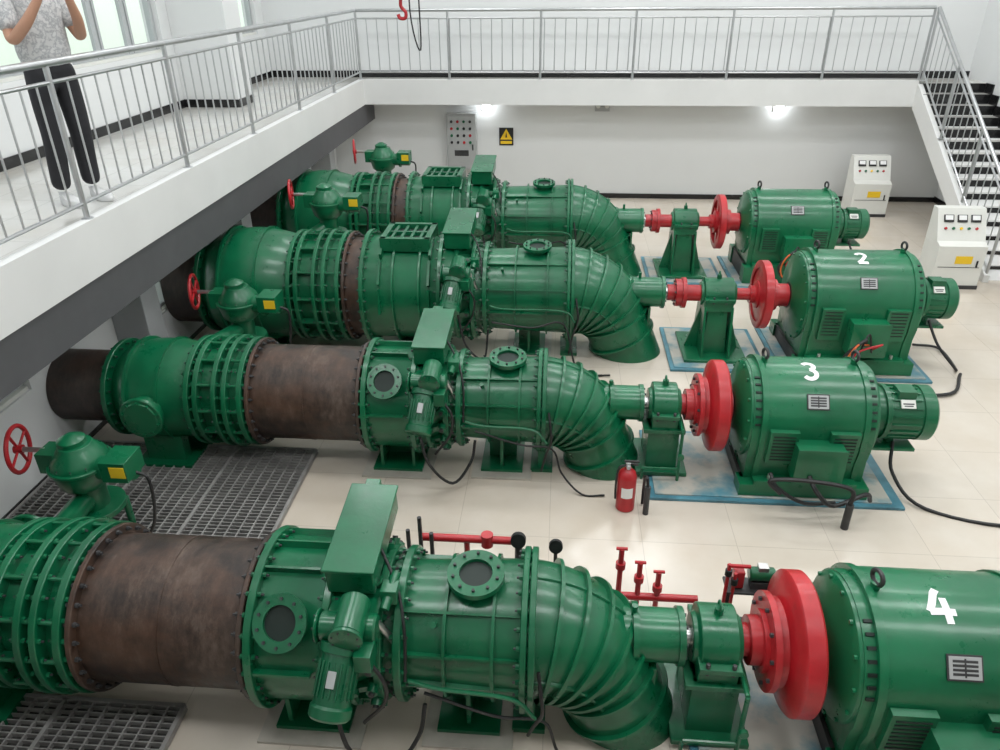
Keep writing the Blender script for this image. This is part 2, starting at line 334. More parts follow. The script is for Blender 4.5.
def actuator(par,x,R,s=1.0):
    g=G('servo_housing',(0,0,0),par,bevel=.008)
    M=Matrix.Translation((x+.02,.08*s,R+.08))@Matrix.Rotation(.1,4,'X')
    g.box((0,0,.09*s),(.29*s,.7*s,.18*s),GREEN,M); g.box((0,0,.185*s),(.32*s,.73*s,.02),GREEN,M)
    g.box((.0,.0,-.06),(.2,.4,.22),GREEN,M); g.box((-.02,.38*s,.13),(.1,.08,.12),GREEN,M)
    for sy in(-.3,-.1,.1,.3): g.cyl(M@Vector((-.145*s,sy*s,.12)),M@Vector((-.16*s,sy*s,.12)),.012,DARK,seg=6)
    g.done()
    x=x+.07
    g=G('electric_actuator',(0,0,0),par,bevel=.003)
    fy=-R+.0; zc=.34
    g.box((x-.02,fy+.16,zc-.02),(.30,.22,.24),GREEN)
    g.cyl((x-.20,fy-.0,zc+.06),(x+.14,fy-.0,zc+.06),.08*s,GREEN,seg=24,ch=.012)
    g.cyl((x-.22,fy-.0,zc+.06),(x-.20,fy-.0,zc+.06),.095*s,GREEN,seg=24,ch=.006)
    g.bolts((x-.22,fy,zc+.06),(-1,0,0),.07*s,6,DARK,.01,.012)
    g.cyl((x-.0,fy+.1,zc+.17),(x-.0,fy-.14,zc+.13),.09*s,GREEN,seg=26,ch=.012)
    g.lathe([(0,0),(0,.1),(.02,.1),(.035,.05),(.035,0)],GREEN,mx((x-.0,fy-.14,zc+.13),(0,-1,-.15)),24)
    g.bolts((x,fy-.16,zc+.127),(0,-1,-.15),.08,8,DARK,.008,.01)
    ax=Vector((-.12,-.66,-.74)).normalized(); p=Vector((x-.05,fy-.06,zc+.0))
    g.cyl(p,p+ax*.36,.11*s,GREEN,seg=28,ch=.008)
    for k in range(18):
        a=2*pi*k/18; Mq=mx(p+ax*.09,ax)
        g.box((.1,.113*math.cos(a)*s,.113*math.sin(a)*s),(.19,.012,.014),GREEN,Mq)
    g.cyl(p+ax*.32,p+ax*.40,.123*s,GREEN,seg=28,ch=.014); g.cyl(p+ax*.0,p+ax*.05,.13*s,GREEN,seg=28)
    g.box((x+.09,fy-.12,zc-.02),(.1,.14,.12),GREEN)
    Mn=mx(p+ax*.18,ax,(0,-.74,.66)); g.box((0,0,.123*s),(.09,.05,.006),CABG,Mn)
    g.cyl((x+.12,fy+.05,zc+.06),(x+.26,fy+.15,.02),.022,STEEL,seg=10); g.cyl((x+.26,fy+.1,.02),(x+.26,fy+.22,.02),.05,GREEN,seg=16)
    g.cyl((x+.16,fy+.1,zc+.1),(x+.2,fy+.3,zc+.2),.03,GREEN,seg=12); g.box((x+.18,fy+.2,zc+.14),(.1,.1,.1),GREEN)
    g.cable([(x+.12,fy-.14,zc-.06),(x+.2,fy-.16,zc-.2),(x+.16,fy-.1,-.1),(x+.0,fy-.05,-.35)],.013,BLACK)
    g.cable([(x+.08,.1-R*.3,R+.2),(x+.22,.0-R*.5,R+.05),(x+.28,-R*.85,.3),(x+.28,-R-.02,.0)],.011,BLACK)
    g.done()

def hydro(idx,Y0,Z0,typ,op,SXs):
    A=typ=='A'; fz=-Z0; k_=0 if idx==4 else idx
    e=empty(nm('butterfly_valve',k_),(0,Y0,Z0),None,SXs)
    if A: x0,x1,x2,x3,xp,rp,rf,rb,ri=-4.42,-3.5,-3.47,-2.98,-1.82,.465,.54,.5,.36
    else: x0,x1,x2,x3,xp,rp,rf,rb,ri=-4.6,-3.32,-3.29,-2.7,-2.45,.61,.70,.72,.52
    xw=(XW+.003)/SXs
    g=G('inlet_pipe',(0,0,0),e); g.lathe([(xw,0),(xw,ri),(x0,ri),(x0,0)],RUSTD,I4,56); g.done()
    g=G('valve_body',(0,0,0),e)
    g.flange(x0+.03,rf*.9,.05,GREEN,24); g.flange(x1-.03,rf,.05,GREEN,28)
    N=14; L=x1-x0-.12
    prof=[(x0+.05,0)]
    for k in range(N+1):
        t=k/N; bul=math.sin(pi*t)**.7 if 0<t<1 else 0
        prof.append((x0+.06+L*t, (ri+.02)*(1-t)+rp*t+bul*(rb-((ri+.02)*(1-t)+rp*t))))
    prof.append((x1-.05,0)); g.lathe(prof,GREEN,I4,60)
    xm=(x0+x1)/2
    for t in(.3,.7):
        g.lathe([(x0+L*t,rb-.1),(x0+L*t,rb+.015),(x0+L*t+.03,rb+.015),(x0+L*t+.03,rb-.1)],GREEN,I4,60)
    for sy in((-1,1) if idx>2 else (1,)):
        g.cyl((xm,sy*(rb-.1),0),(xm,sy*(rb+.12),0),.17,GREEN,seg=32,ch=.01); g.cyl((xm,sy*(rb+.07),0),(xm,sy*(rb+.11),0),.21,GREEN,seg=32,ch=.008)
        g.bolts((xm,sy*(rb+.11),0),(0,sy,0),.17,10,GREEN,.014,.02)
    for sy in(-.3,.3): g.box((xm,sy,(fz-rb*.6)/2-.05),(.4,.12,max(.1,Z0-rb*.6)),GREEN)
    g.box((xm,0,fz+.03),(.6,.9,.05),GREEN)
    g.done()
    g=G('expansion_joint',(0,0,0),e)
    W=x3-x2
    g.lathe([(x2,rp*.98),(x3,rp*.98)],GREEN,I4,56)
    for t,w,rr in((.06,.05,rf),(.45,.045,rf+.015),(.66,.045,rf+.015),(.95,.05,rf)): g.flange(x2+W*t,rr,w,GREEN,26,seg=60)
    for i in range(13):
        a=2*pi*(i+.3)/13; r=rf-.02
        g.cyl((x2+.0,r*math.cos(a),r*math.sin(a)),(x3,r*math.cos(a),r*math.sin(a)),.014,GREEN,seg=8)
        g.box((0,0,0),(W*.36,.016,.07),GREEN,Matrix.Translation((x2+W*.26,0,0))@Matrix.Rotation(a,4,'X')@Matrix.Translation((0,rp+.03,0))@Matrix.Rotation(pi/2,4,'X'))
    g.done()
    g=G('steel_pipe',(0,0,0),e)
    g.lathe([(x3,rp-.03),(x3,rp),(xp-.015,rp),(xp-.015,rp-.03)],RUST,I4,64)
    g.flange(x3+.045,rf-.01,.035,RUST,28,DARK)
    if A:
        g.flange(xp-.035,rf-.01,.035,RUST,28,DARK)
        g.lathe([(-2.42,rp-.01),(-2.42,rp+.004),(-2.40,rp+.004),(-2.40,rp-.01)],RUST,I4,56)
    g.done()
    valve_operator(e,op[0]/SXs,op[1]-Y0,op[2]-Z0,fz,rb+.1,xm)
    # ---- turbine
    e=empty(nm('hydro_turbine',k_),(0,Y0,Z0),None,SXs)
    g=G('casing',(0,0,0),e)
    xr=-.93
    if A:
        g.flange(xp+.03,.56,.05,GREEN,28)
        g.lathe([(xp+.01,0),(xp+.01,.5),(-1.40,.5),(-1.36,.52),(-1.30,.52),(-1.28,.47),(-1.0,.40),(xr,.38),(xr,0)],GREEN,I4,64)
        g.flange(-1.33,.555,.05,GREEN,28); g.flange(-1.02,.47,.05,GREEN,26)
        hx=-1.2; hr=.5
        for dg in (8,76,100,130): g.box((-.03,0,.025),(.36,.016,.06),GREEN,surfM(-1.56,math.radians(dg),.49))
    else:
        g.flange(xp+.03,.72,.05,GREEN,32)
        g.lathe([(xp+.01,0),(xp+.01,.64),(-1.5,.64),(-1.45,.66),(-1.3,.62),(-1.05,.52),(xr,.5),(xr,0)],GREEN,I4,64)
        for q in(-2.05,-1.72): g.lathe([(q,.6),(q,.68),(q+.025,.68),(q+.025,.6)],GREEN,I4,60)
        g.flange(-1.45,.73,.05,GREEN,32); g.flange(-1.05,.63,.05,GREEN,28)
        hx=-1.26; hr=.64
    g.torus((hx,0,0),(1,0,0),hr-.02,.032,GREEN,56,8)
    for i in range(18):
        a=2*pi*(i+.5)/18; M=Matrix.Rotation(a,4,'X')@Matrix.Translation((hx+.09,hr-.05,0))@Matrix.Rotation(.35,4,'Y')
        g.box((0,0,0),(.2,.05,.05),GREEN,M)
        g.cyl(M@Vector((.06,-.11,0)),M@Vector((.06,.06,0)),.036,GREEN,seg=12)
        g.cyl(M@Vector((.06,.06,0)),M@Vector((.06,.075,0)),.02,DARK,seg=6)
        g.cyl(M@Vector((-.06,-.05,0)),M@Vector((-.06,.055,0)),.022,GREEN,seg=8)
    if A:
        M=surfM(-1.585,math.radians(42),.44); M2=M@Matrix.Rotation(-pi/2,4,'Y')
        g.lathe([(0,0),(0,.12),(.11,.12),(.11,.165),(.145,.165),(.145,.1),(.10,.1),(.1,0)],GREEN,M2,36)
        g.lathe([(.118,0),(.118,.1)],HOLE,M2,36)
        g.bolts(M@Vector((0,0,.145)),M.to_3x3()@Vector((0,0,1)),.135,10,DARK,.010,.015)
    else:
        hz=.66
        for (cx,cy,sx,sy) in((-1.9-.28,0,.07,.66),(-1.9+.28,0,.07,.66),(-1.9,-.3,.62,.07),(-1.9,.3,.62,.07)):
            g.box((cx,cy,hz),(sx,sy,.16),GREEN)
        g.box((-1.9,0,hz-.0),(.5,.55,.04),HOLE)
        for k in range(4): g.box((-1.9-.18+.12*k,0,hz+.04),(.035,.56,.05),GREEN)
        g.box((-1.9,0,hz+.04),(.5,.04,.055),GREEN)
        for cx in(-2.2,-1.58):
            for dg in (5,35,65):
                g.box((0,0,.03),(.03,.3,.09),GREEN,surfM(cx,math.radians(dg),.63))
    fx=-1.55 if A else -1.9; rr=.5 if A else .64
    for sx in(-.16,.16): g.box((fx+sx,0,(fz-rr*.7)/2),(.03,.62,Z0-rr*.7),GREEN)
    g.box((fx,0,(fz-rr*.8)/2),(.32,.1,Z0-rr*.8),GREEN); g.box((fx,0,fz+.025),(.5,.7,.05),GREEN)
    g.box((fx,0,fz+.011),(.7,.9,.02),CONC)
    g.done()
    actuator(e,-1.2 if A else -1.27,.44 if A else .57,1 if A else 1.1)
    # ---- cone
    g=G('draft_cone',(0,0,0),e)
    xe=-.10 if A else .18; r0,r1,rfl=(.385,.42,.5) if A else (.50,.54,.63)
    g.lathe([(xr,r0),(xe,r1)],GREEN,I4,64)
    g.flange(xr+.03,r0+.09,.05,GREEN,26); g.flange(xe-.035,rfl,.04,GREEN,28); g.flange(xe+.015,rfl,.04,GREEN,0)
    for t in (.36,.72):
        q=xr+(xe-xr)*t; rq=r0+(r1-r0)*t; g.lathe([(q,rq-.02),(q,rq+.035),(q+.02,rq+.035),(q+.02,rq-.02)],GREEN,I4,60)
    for a in (-.2,.35,.95,2.6,3.6):
        g.box(((xr+xe)/2,0,0),(xe-xr-.1,.016,.06),GREEN,Matrix.Rotation(pi-a,4,'X')@Matrix.Translation((0,(r0+r1)/2+.0,0))@Matrix.Rotation(pi/2,4,'X'))
    xq=-.45 if A else -.26; M=mx((xq,-.04,(r0+r1)/2-.03),(0,-.09,1))
    g.lathe([(0,0),(0,.12),(.08,.12),(.08,.18),(.115,.18),(.115,.105),(.07,.105),(.07,0)],GREEN,M,40)
    g.lathe([(.09,0),(.09,.105)],HOLE,M,30); g.bolts(M@Vector((.115,0,0)),M.to_3x3()@Vector((1,0,0)),.145,10,DARK,.010,.016)
    q=-.5 if A else -.35
    g.box((q,0,(fz-r0*.8)/2),(.28,.12,Z0-r0*.8),GREEN); g.box((q,0,(fz-r0*.8)/2),(.03,.5,Z0-r0*.8),GREEN); g.box((q,0,fz+.025),(.42,.6,.05),GREEN); g.box((q,0,fz+.011),(.6,.8,.02),CONC)
    q=xe; g.box((q,0,(fz-r0*.8)/2),(.08,.4,Z0-r0*.8),GREEN); g.box((q,0,fz+.02),(.22,.5,.04),GREEN)
    g.cable([(xr+.1,-r0-.07,.0),(xr+.3,-r0-.09,-.03),(xe-.1,-r1-.1,-.02),(xe+.05,-r1-.12,-.15)],.013,GREEN)
    g.cyl((xr+.25,-r0*.75,r0*.75),(xr+.25,-r0*.75-.05,r0*.75+.05),.018,GREEN,seg=10)
    g.cable([(xe+.06,-r1-.02,.12),(xe+.08,-r1-.08,.0),(xe+.09,-r1-.09,-.15),(xe+.04,-r1-.02,-.35),(xe,-.3,fz+.05)],.012,BLACK)
    g.done()
    # ---- elbow
    g=G('draft_elbow',(0,0,0),e)
    Rb=.50 if A else .62; end=math.radians(66); rs=.42 if A else .54; r_e=.35 if A else .42
    pts=[];rads=[];N=18
    for k in range(N+1):
        th=end*k/N; pts.append(Vector((xe+.02+Rb*math.sin(th),0,-Rb*(1-math.cos(th))))); rads.append(rs+(r_e-rs)*k/N)
    d=Vector((math.cos(end),0,-math.sin(end))); Lr=(pts[-1].z-fz)/math.sin(end)+.3
    for q in(.33,.66,1): pts.append(pts[N]+d*Lr*q); rads.append(r_e-.01*q)
    g.sweep(pts,rads,GREEN,56)
    for k in (3,6,9,12,15,18,19):
        th=end*k/N if k<=N else end
        tt=Vector((math.cos(th),0,-math.sin(th))); M=mx(pts[k],tt,(0,1,0)); r=rads[k]
        g.lathe([(-.012,r-.05),(-.012,r+.035),(.012,r+.035),(.012,r-.05)],GREEN,M,56)
    for yy in(-1,1):
        P=[pts[k]+Vector((0,yy*(rads[k]),0)) for k in range(0,N+1)]; g.sweep(P,.016,GREEN,8)
    P=[]
    for k in range(0,N+1):
        th=end*k/N; nn=Vector((math.sin(th),0,math.cos(th))); P.append(pts[k]+nn*rads[k])
    g.sweep(P,.014,GREEN,6)
    xt=.86 if A else 1.36; rt=.165 if A else .185; xs0=.25 if A else .55
    g.lathe([(xs0,0),(xs0,rt),(xt-.02,rt),(xt-.02,rt+.015),(xt+.02,rt+.015),(xt+.02,0)],GREEN,I4,40)
    g.lathe([(xs0+.3,rt),(xs0+.3,rt+.03),(xs0+.34,rt+.03),(xs0+.34,rt)],GREEN,I4,40)
    g.bolts((xt+.02,0,0),(1,0,0),rt-.03,8,DARK,.012,.02)
    g.box((xt-.16,0,-rt-.1),(.03,.3,.25),GREEN)
    g.cyl((xt-.3,0,rt),(xt-.3,0,rt+.07),.02,GREEN,seg=10)
    g.done()
    # ---- shaft line
    e=empty(nm('flywheel_shaft_line',k_),(0,Y0,Z0),None,SXs)
    xm0=1.735 if A else 2.94
    g=G('shaft',(0,0,0),e); g.lathe([(xt+.02,0),(xt+.02,.06),(xm0,.06),(xm0,0)],STEEL,I4,24); g.done()
    g=G('pedestal_bearing',(0,0,0),e,bevel=.005)
    xb0,xb1=(.93,1.24) if A else (1.84,2.28); rb2=.21 if A else .2; xc=(xb0+xb1)/2; Lb=xb1-xb0
    g.lathe([(xb0,0),(xb0,rb2*.7),(xb0+.03,rb2*.75),(xb0+.04,rb2),(xb1-.04,rb2),(xb1-.03,rb2*.75),(xb1,rb2*.7),(xb1,0)],GREEN,I4,40)
    g.box((xc,0,-rb2*.4),(Lb*.8,rb2*2.1,rb2*.8),GREEN)
    g.box((xc,0,-.01),(Lb*.85,rb2*2.5,.04),GREEN)
    g.cyl((xc,0,rb2-.01),(xc,0,rb2+.05),.03,GREEN,seg=12); g.torus((xc,0,rb2+.06),(1,0,0),.03,.009,GREEN,14,6)
    for sx in(-.08,.08): g.cyl((xc+sx,-rb2*1.15,-.05),(xc+sx,-rb2*1.15,.04),.016,DARK,seg=6)
    h=Z0-rb2*.7
    if A:
        for sy in(-.2,.2): g.box((xc,sy,fz+h/2),(.3,.04,h),GREEN)
        for sx in(-.13,.13): g.box((xc+sx,0,fz+h/2),(.035,.36,h),GREEN)
        g.box((xc,0,fz+.07),(.5,.6,.04),GREEN); g.box((xc,0,fz+h-.02),(.4,.5,.04),GREEN)
        g.cyl((xc+.15,-.36,fz+.05),(xc+.15,-.36,-.08),.016,GREEN,seg=8); g.cyl((xc+.15,-.36,-.08),(xc+.15,-.1,-.08),.016,GREEN,seg=8)
        g.cyl((xc-.2,-.36,fz+.18),(xc+.15,-.36,fz+.18),.014,GREEN,seg=8)
        g.cyl((xc-.2,-.36,fz+.05),(xc-.2,-.36,fz+.18),.014,GREEN,seg=8)
        g.lathe([(0,0),(0,.03),(.03,.03),(.03,0)],GREEN,mx((xc+.15,-.4,fz+.35),(0,-1,0)),12)
    else:
        w0,w1=.36,.22
        for sx in(-.17,.17): g.extr([(-w0,fz+.06),(w0,fz+.06),(w1,-.1),(-w1,-.1)],xc+sx-.015,xc+sx+.015,GREEN)
        g.box((xc,0,fz+.05+h/2),(.3,.42,h-.05),GREEN,None,.8)
        for sx in(-.25,.25): g.add([(xc+sx*1.4,-.02,fz+.06),(xc+sx*.7,-.02,fz+.06),(xc+sx*.7,-.02,-.15),(xc+sx*1.4,.02,fz+.06),(xc+sx*.7,.02,fz+.06),(xc+sx*.7,.02,-.15)],[(0,1,2),(3,5,4),(0,3,4,1),(1,4,5,2),(2,5,3,0)],GREEN)
        g.box((xc,0,fz+.06),(.8,.85,.035),GREEN)
    g.done()
    g=G('flywheel',(0,0,0),e)
    if A:
        g.lathe([(1.25,0),(1.25,.1),(1.29,.1),(1.29,.15),(1.36,.15),(1.36,.19),(1.39,.19),(1.39,.3),(1.43,.3),(1.44,.26),(1.48,.27),(1.52,.42),(1.535,.435),(1.635,.435),(1.65,.42),(1.65,.15),(1.73,.15),(1.73,0)],RED,I4,64)
        g.bolts((1.39,0,0),(-1,0,0),.25,10,DARK,.014,.02)
    else:
        g.lathe([(1.42,0),(1.42,.1),(1.52,.1),(1.52,.17),(1.6,.17),(1.6,.19),(1.65,.19),(1.65,.1),(1.84,.1),(1.84,0)],RED,I4,40)
        g.bolts((1.52,0,0),(-1,0,0),.14,8,DARK,.012,.02)
        g.lathe([(2.56,.40),(2.57,.42),(2.66,.42),(2.67,.40),(2.67,.33),(2.56,.33)],RED,I4,64,loop=True)
        if idx==1:
            for k in range(6):
                a=2*pi*k/6+.3; g.box((0,0,0),(.06,.28,.1),RED,Matrix.Rotation(a,4,'X')@Matrix.Translation((2.61,.22,0)))
        else: g.lathe([(2.55,.12),(2.585,.35),(2.64,.35),(2.63,.12)],RED,I4,60)
        g.lathe([(2.28,0),(2.28,.075),(2.46,.075),(2.46,.11),(2.52,.11),(2.54,.17),(2.7,.17),(2.7,.19),(2.78,.19),(2.78,.14),(2.93,.14),(2.93,0)],RED,I4,40)
    g.done()
    # ---- generator
    x0,x1,R=(1.76,3.0,.5 if idx==3 else .49) if A else (2.96,4.42,.585 if idx==2 else .53)
    e=empty(nm('generator',k_),(0,Y0,Z0),None,SXs)
    g=G('frame',(0,0,0),e,bevel=.006)
    zb=max(-R*1.02,fz+.12)
    def prof(R,w=1.0):
        p=[]
        for k in range(25):
            a=pi*k/24; p.append((R*math.cos(a)*w,R*math.sin(a)))
        p+= [(-R*w,-R*.35),(-R*.93*w,-R*.62),(-R*.93*w,zb),(R*.93*w,zb),(R*.93*w,-R*.62),(R*w,-R*.35)]
        return p
    g.extr(prof(R*.97),x0+.2,x1-.16,GREEN2)
    for a,b in((x0+.15,x0+.2),(x1-.18,x1-.13)): g.extr(prof(R*1.0),a,b,GREEN2)
    g.extr(prof(R*.93),x0+.08,x0+.16,GREEN2); g.extr(prof(R*.93),x1-.14,x1-.06,GREEN2)
    g.lathe([(x0-.02,.16),(x0-.02,.2),(x0+.01,.24),(x0+.03,R*.8),(x0+.06,R*.9),(x0+.1,R*.92)],GREEN2,I4,60)
    g.lathe([(x0-.015,.0),(x0-.015,.2)],DARK,I4,40)
    g.bolts((x0+.05,0,0),(-1,0,0),R*.86,14,GREEN2,.014,.02)
    g.lathe([(x1-.08,R*.92),(x1-.03,R*.88),(x1,R*.6),(x1+.02,.25),(x1+.02,0)],GREEN2,I4,60)
    for cx in (x0+.36,x1-.34):
        M=surfM(cx,math.radians(-4),R*.95)
        g.box((0,-.08,.03),(.26,.34*R/.5,.05),GREEN2,M)
        for k in range(8): g.box((0,-.21+k*.036*R/.5,.058),(.2,.012,.006),HOLE,M)
    for cx in (x0+.12,x1-.1):
        for k in range(7):
            M=surfM(cx,math.radians(10+k*9),R*.94); g.box((0,0,0),(.05,.02,.012),HOLE,M)
    xc=(x0+x1)/2
    g.box((xc+.05,-R*.97-.08,-R*.42),(.42,.2,.34*R/.5),GREEN2); g.box((xc+.05,-R*.97-.185,-R*.42),(.44,.02,.36*R/.5),GREEN2)
    xn=xc+(-.0 if idx==4 else .02)
    M=surfM(xn,math.radians(37),R*.972); g.box((0,0,.004),(.2,.14,.008),DARK,M); g.box((0,0,.009),(.18,.12,.004),CABG,M)
    for k in range(4): g.box((0,.035-k*.023,.012),(.14,.014,.002),DARK,M)
    g.box((0,0,.012),(.01,.1,.003),DARK,M)
    for cx in (x0+.22,x1-.2):
        g.cyl((cx,-.0,R*.97),(cx,-.0,R+.03),.03,GREEN2,seg=12); g.torus((cx,0,R+.065),(1,.3,0),.045,.014,DARK,20,8)
    g.box((xc,-R*.93,zb+.02),(x1-x0-.3,.18,.05),GREEN2); g.box((xc,R*.93,zb+.02),(x1-x0-.3,.18,.05),GREEN2)
    for sy in(-1,1):
        for cx in (x0+.3,x1-.3): g.cyl((cx,sy*R*1.0,zb+.04),(cx,sy*R*1.0,zb+.09),.022,STEEL,seg=6)
        g.box((xc,sy*R*.9,(fz+.052+zb)/2),(x1-x0-.05,.2,max(.02,zb-fz-.052)),GREEN2)
    for cx in (x0+.1,xc,x1-.1): g.box((cx,0,(fz+.052+zb)/2),(.1,R*1.7,max(.02,zb-fz-.052)),DARK)
    g.done()
    g=G('exciter',(0,0,0),e,bevel=.003)
    rx=.26 if A else (.25 if idx==2 else .23); xx=x1+(.6 if A else .52)
    g.lathe([(x1,0),(x1,rx*.9),(x1+.12,rx*.9),(x1+.12,rx),(x1+.16,rx),(x1+.17,rx*.93),(xx-.14,rx*.93),(xx-.14,rx),(xx-.03,rx),(xx,rx*.85),(xx,0)],GREEN2,I4,44)
    for k in range(20):
        a=2*pi*k/20; g.box((0,0,0),(xx-x1-.34,.014,.03),GREEN2,Matrix.Rotation(a,4,'X')@Matrix.Translation(((x1+xx)/2+.01,rx*.93,0))@Matrix.Rotation(pi/2,4,'X'))
    g.box(((x1+xx)/2,-.06,rx*.95),(.16,.16,.07),GREEN2)
    M=surfM((x1+xx)/2,math.radians(45),rx*.99); g.box((0,0,0),(.13,.08,.02),CAB,M); g.box((0,0,.011),(.1,.012,.002),DARK,M); g.box((0,-.02,.011),(.08,.01,.002),DARK,M)
    for k in range(10):
        a=2*pi*k/10; g.box((0,0,0),(.004,.1,.016),HOLE,Matrix.Rotation(a,4,'X')@Matrix.Translation((xx+.001,rx*.5,0)))
    g.cyl(((x1+xx)/2,0,-rx*.8),((x1+xx)/2,0,-rx-.06),.05,GREEN2,seg=12)
    g.box(((x1+xx)/2-.1,0,-rx-.07),(.6,.3,.03),GREEN2)
    g.done()
    # painted number : brush strokes mapped on the barrel
    def arc(cx,cy,rx_,ry_,a,b,n=12): return [(cx+rx_*math.cos(math.radians(a+(b-a)*i/n)),cy+ry_*math.sin(math.radians(a+(b-a)*i/n))) for i in range(n+1)]
    strokes={4:[[(.035,.5),(-.03,.42),(-.11,.25),(-.19,.1)],[(-.19,.1),(.0,.11),(.2,.1)],[(.07,.34),(.07,.1),(.07,-.08)]],
             3:[arc(0,.36,.13,.125,150,-80),arc(0,.1,.15,.145,85,-150)],
             2:[arc(0,.34,.14,.14,165,-35)+[(.0,.1),(-.15,-.04)],[(-.15,-.04),(.0,-.04),(.17,-.04)]],1:[]}[idx]
    sc_=.38 if A else .36; hw=.021 if A else .021
    if strokes:
        g=G('painted_number',(0,0,0),e)
        xn=(2.32 if idx==4 else 2.36) if A else 3.68
        a0=math.radians(77 if idx==4 else 74); RR=R*.97+.003
        def put(x,y):
            a=a0+(y-.2)*sc_/RR; return (xn+x*sc_,-RR*math.cos(a),RR*math.sin(a))
        for s_ in strokes:
            P=[Vector((p[0],p[1])) for p in s_]; F=[]
            for i in range(len(P)-1):
                for k in range(4): F.append(P[i].lerp(P[i+1],k/4))
            F.append(P[-1]); vs=[];fs=[]
            for i,p in enumerate(F):
                dd=(F[min(i+1,len(F)-1)]-F[max(i-1,0)]).normalized(); nn=Vector((-dd.y,dd.x))*hw/sc_
                vs+= [put(*(p+nn)),put(*(p-nn))]
            for i in range(len(F)-1): fs.append((2*i,2*i+1,2*i+3,2*i+2))
            g.add(vs,fs,WHITEP)
        g.done(False)
    # plinth
    g=G(nm('machine_plinth',k_),(0,Y0,0),bevel=.004)
    if A:
        bx(g,(.92,-.62,0),(x1*SXs+.3,.55,.03),BLUE); bx(g,(.97,-.57,.0),(x1*SXs+.2,.5,.045),PATCH)
    else:
        bx(g,(2.72,-.72,0),(x1*SXs+.2,.75,.03),BLUE); bx(g,(2.77,-.67,0),(x1*SXs+.14,.7,.045),PATCH)
        bx(g,(1.42,-.6,0),(2.6,.65,.03),BLUE); bx(g,(1.47,-.55,0),(2.55,.6,.04),PATCH)
    g.done()
    g=G('power_cable',(0,0,0),e)
    if A:
        f=fz+.02
        g.cable([(2.35,-.68,-.3),(2.4,-.82,-.38),(2.55,-.85,-.48),(2.85,-.75,-.42),(2.95,-.66,-.55)],.021,BLACK)
        g.cable([(2.0,-.68,-.28),(2.05,-.78,-.36),(2.3,-.8,-.5),(2.6,-.75,-.52)],.017,BLACK)
        g.cable([(3.3,-.1,-.27),(3.28,-.3,-.5),(3.5,-.6,f),(4.3,-.8,f),(5.7,-.5,f)],.017,BLACK)
    else:
        f=fz+.03
        g.cable([(3.7,-.75,-.3),(3.6,-.95,-.15),(3.4,-.95,-.4),(3.6,-.95,-.65),(4.0,-1.0,f),(4.7,-1.0,f),(5.05,-.5,f)],.02,BLACK)
        g.cable([(3.75,-.75,-.3),(3.5,-1.0,-.2),(3.45,-1.0,-.5),(3.9,-1.1,f)],.012,COPPER)
        g.cable([(3.8,-.75,-.35),(3.8,-.95,-.2),(3.5,-.98,-.35),(3.8,-1.05,f)],.012,RED)
        g.cable([(3.8,-.75,-.4),(3.65,-.9,-.1),(3.55,-.98,-.5),(3.7,-1.05,f),(4.4,-1.1,f)],.012,BLACK)
        g.cable([(4.7,-.1,-.25),(4.8,-.3,-.5),(5.05,-.4,f),(5.1,.2,f),(4.8,.3,f)],.017,BLACK)
    g.done()
    g=G('control_cable',(0,0,0),bpy.data.objects[nm('hydro_turbine',k_)])
    if A:
        g.cable([(-1.25,-.62,.0),(-1.15,-.72,-.3),(-.95,-.62,-.58),(-.78,-.52,-.4),(-.74,-.45,-.2)],.014,BLACK)
        g.cable([(-.74,-.45,-.1),(-.3,-.5,-.2),(.0,-.48,-.25),(.1,-.5,-.5),(.3,-.6,f),(.52,-.6,f)],.010,BLACK)
    else:
        g.cable([(-1.2,-.8,0),(-1.1,-.85,-.4),(-.9,-.7,-.65),(-.85,-.6,-.3)],.013,BLACK)
        g.cable([(-.8,-.6,-.2),(-.3,-.62,-.25),(.1,-.62,-.2),(.3,-.75,f),(.7,-.8,f)],.012,BLACK)
        g.cable([(-.9,-.7,-.6),(-.7,-.8,f),(.0,-.9,f),(.6,-.8,f)],.010,BLACK)
    g.done()
hydro(4,3.35,.68,'A',(-3.8,4.65,.84),.955)
hydro(3,6.20,.68,'A',(-3.58,7.5,1.06),.968)
hydro(2,8.75,.80,'B',(-3.25,10.05,1.50),.965)
hydro(1,11.65,.85,'B',(-3.09,12.95,1.49),.96)
# ------------------------------------------------------------------ floor gratings
def grating(name,x0,x1,y0,y1):
    g=G(name,((x0+x1)/2,(y0+y1)/2,0)); W=x1-x0;H=y1-y0
    g.box((0,0,.004),(W,H,.008),PIT)
    nb=int(H/.045)
    for i in range(nb+1): g.box((0,-H/2+H*i/nb,.028),(W,.008,.036),GRATE)
    nx=int(W/.1)
    for i in range(nx+1): g.box((-W/2+W*i/nx,0,.030),(.012,H,.034),GRATE)
    for xx in (-W/2,-W/6,W/6,W/2): g.box((xx,0,.03),(.03,H,.045),GRATE)
    for yy in (-H/2,H/2): g.box((0,yy,.03),(W,.03,.045),GRATE)
    g.done(False)
grating('floor_grating',-4.85,-2.38,1.6,3.1); grating('floor_grating.001',-4.85,-2.4,4.72,6.12); grating('floor_grating.002',-4.7,-2.5,7.45,8.25)
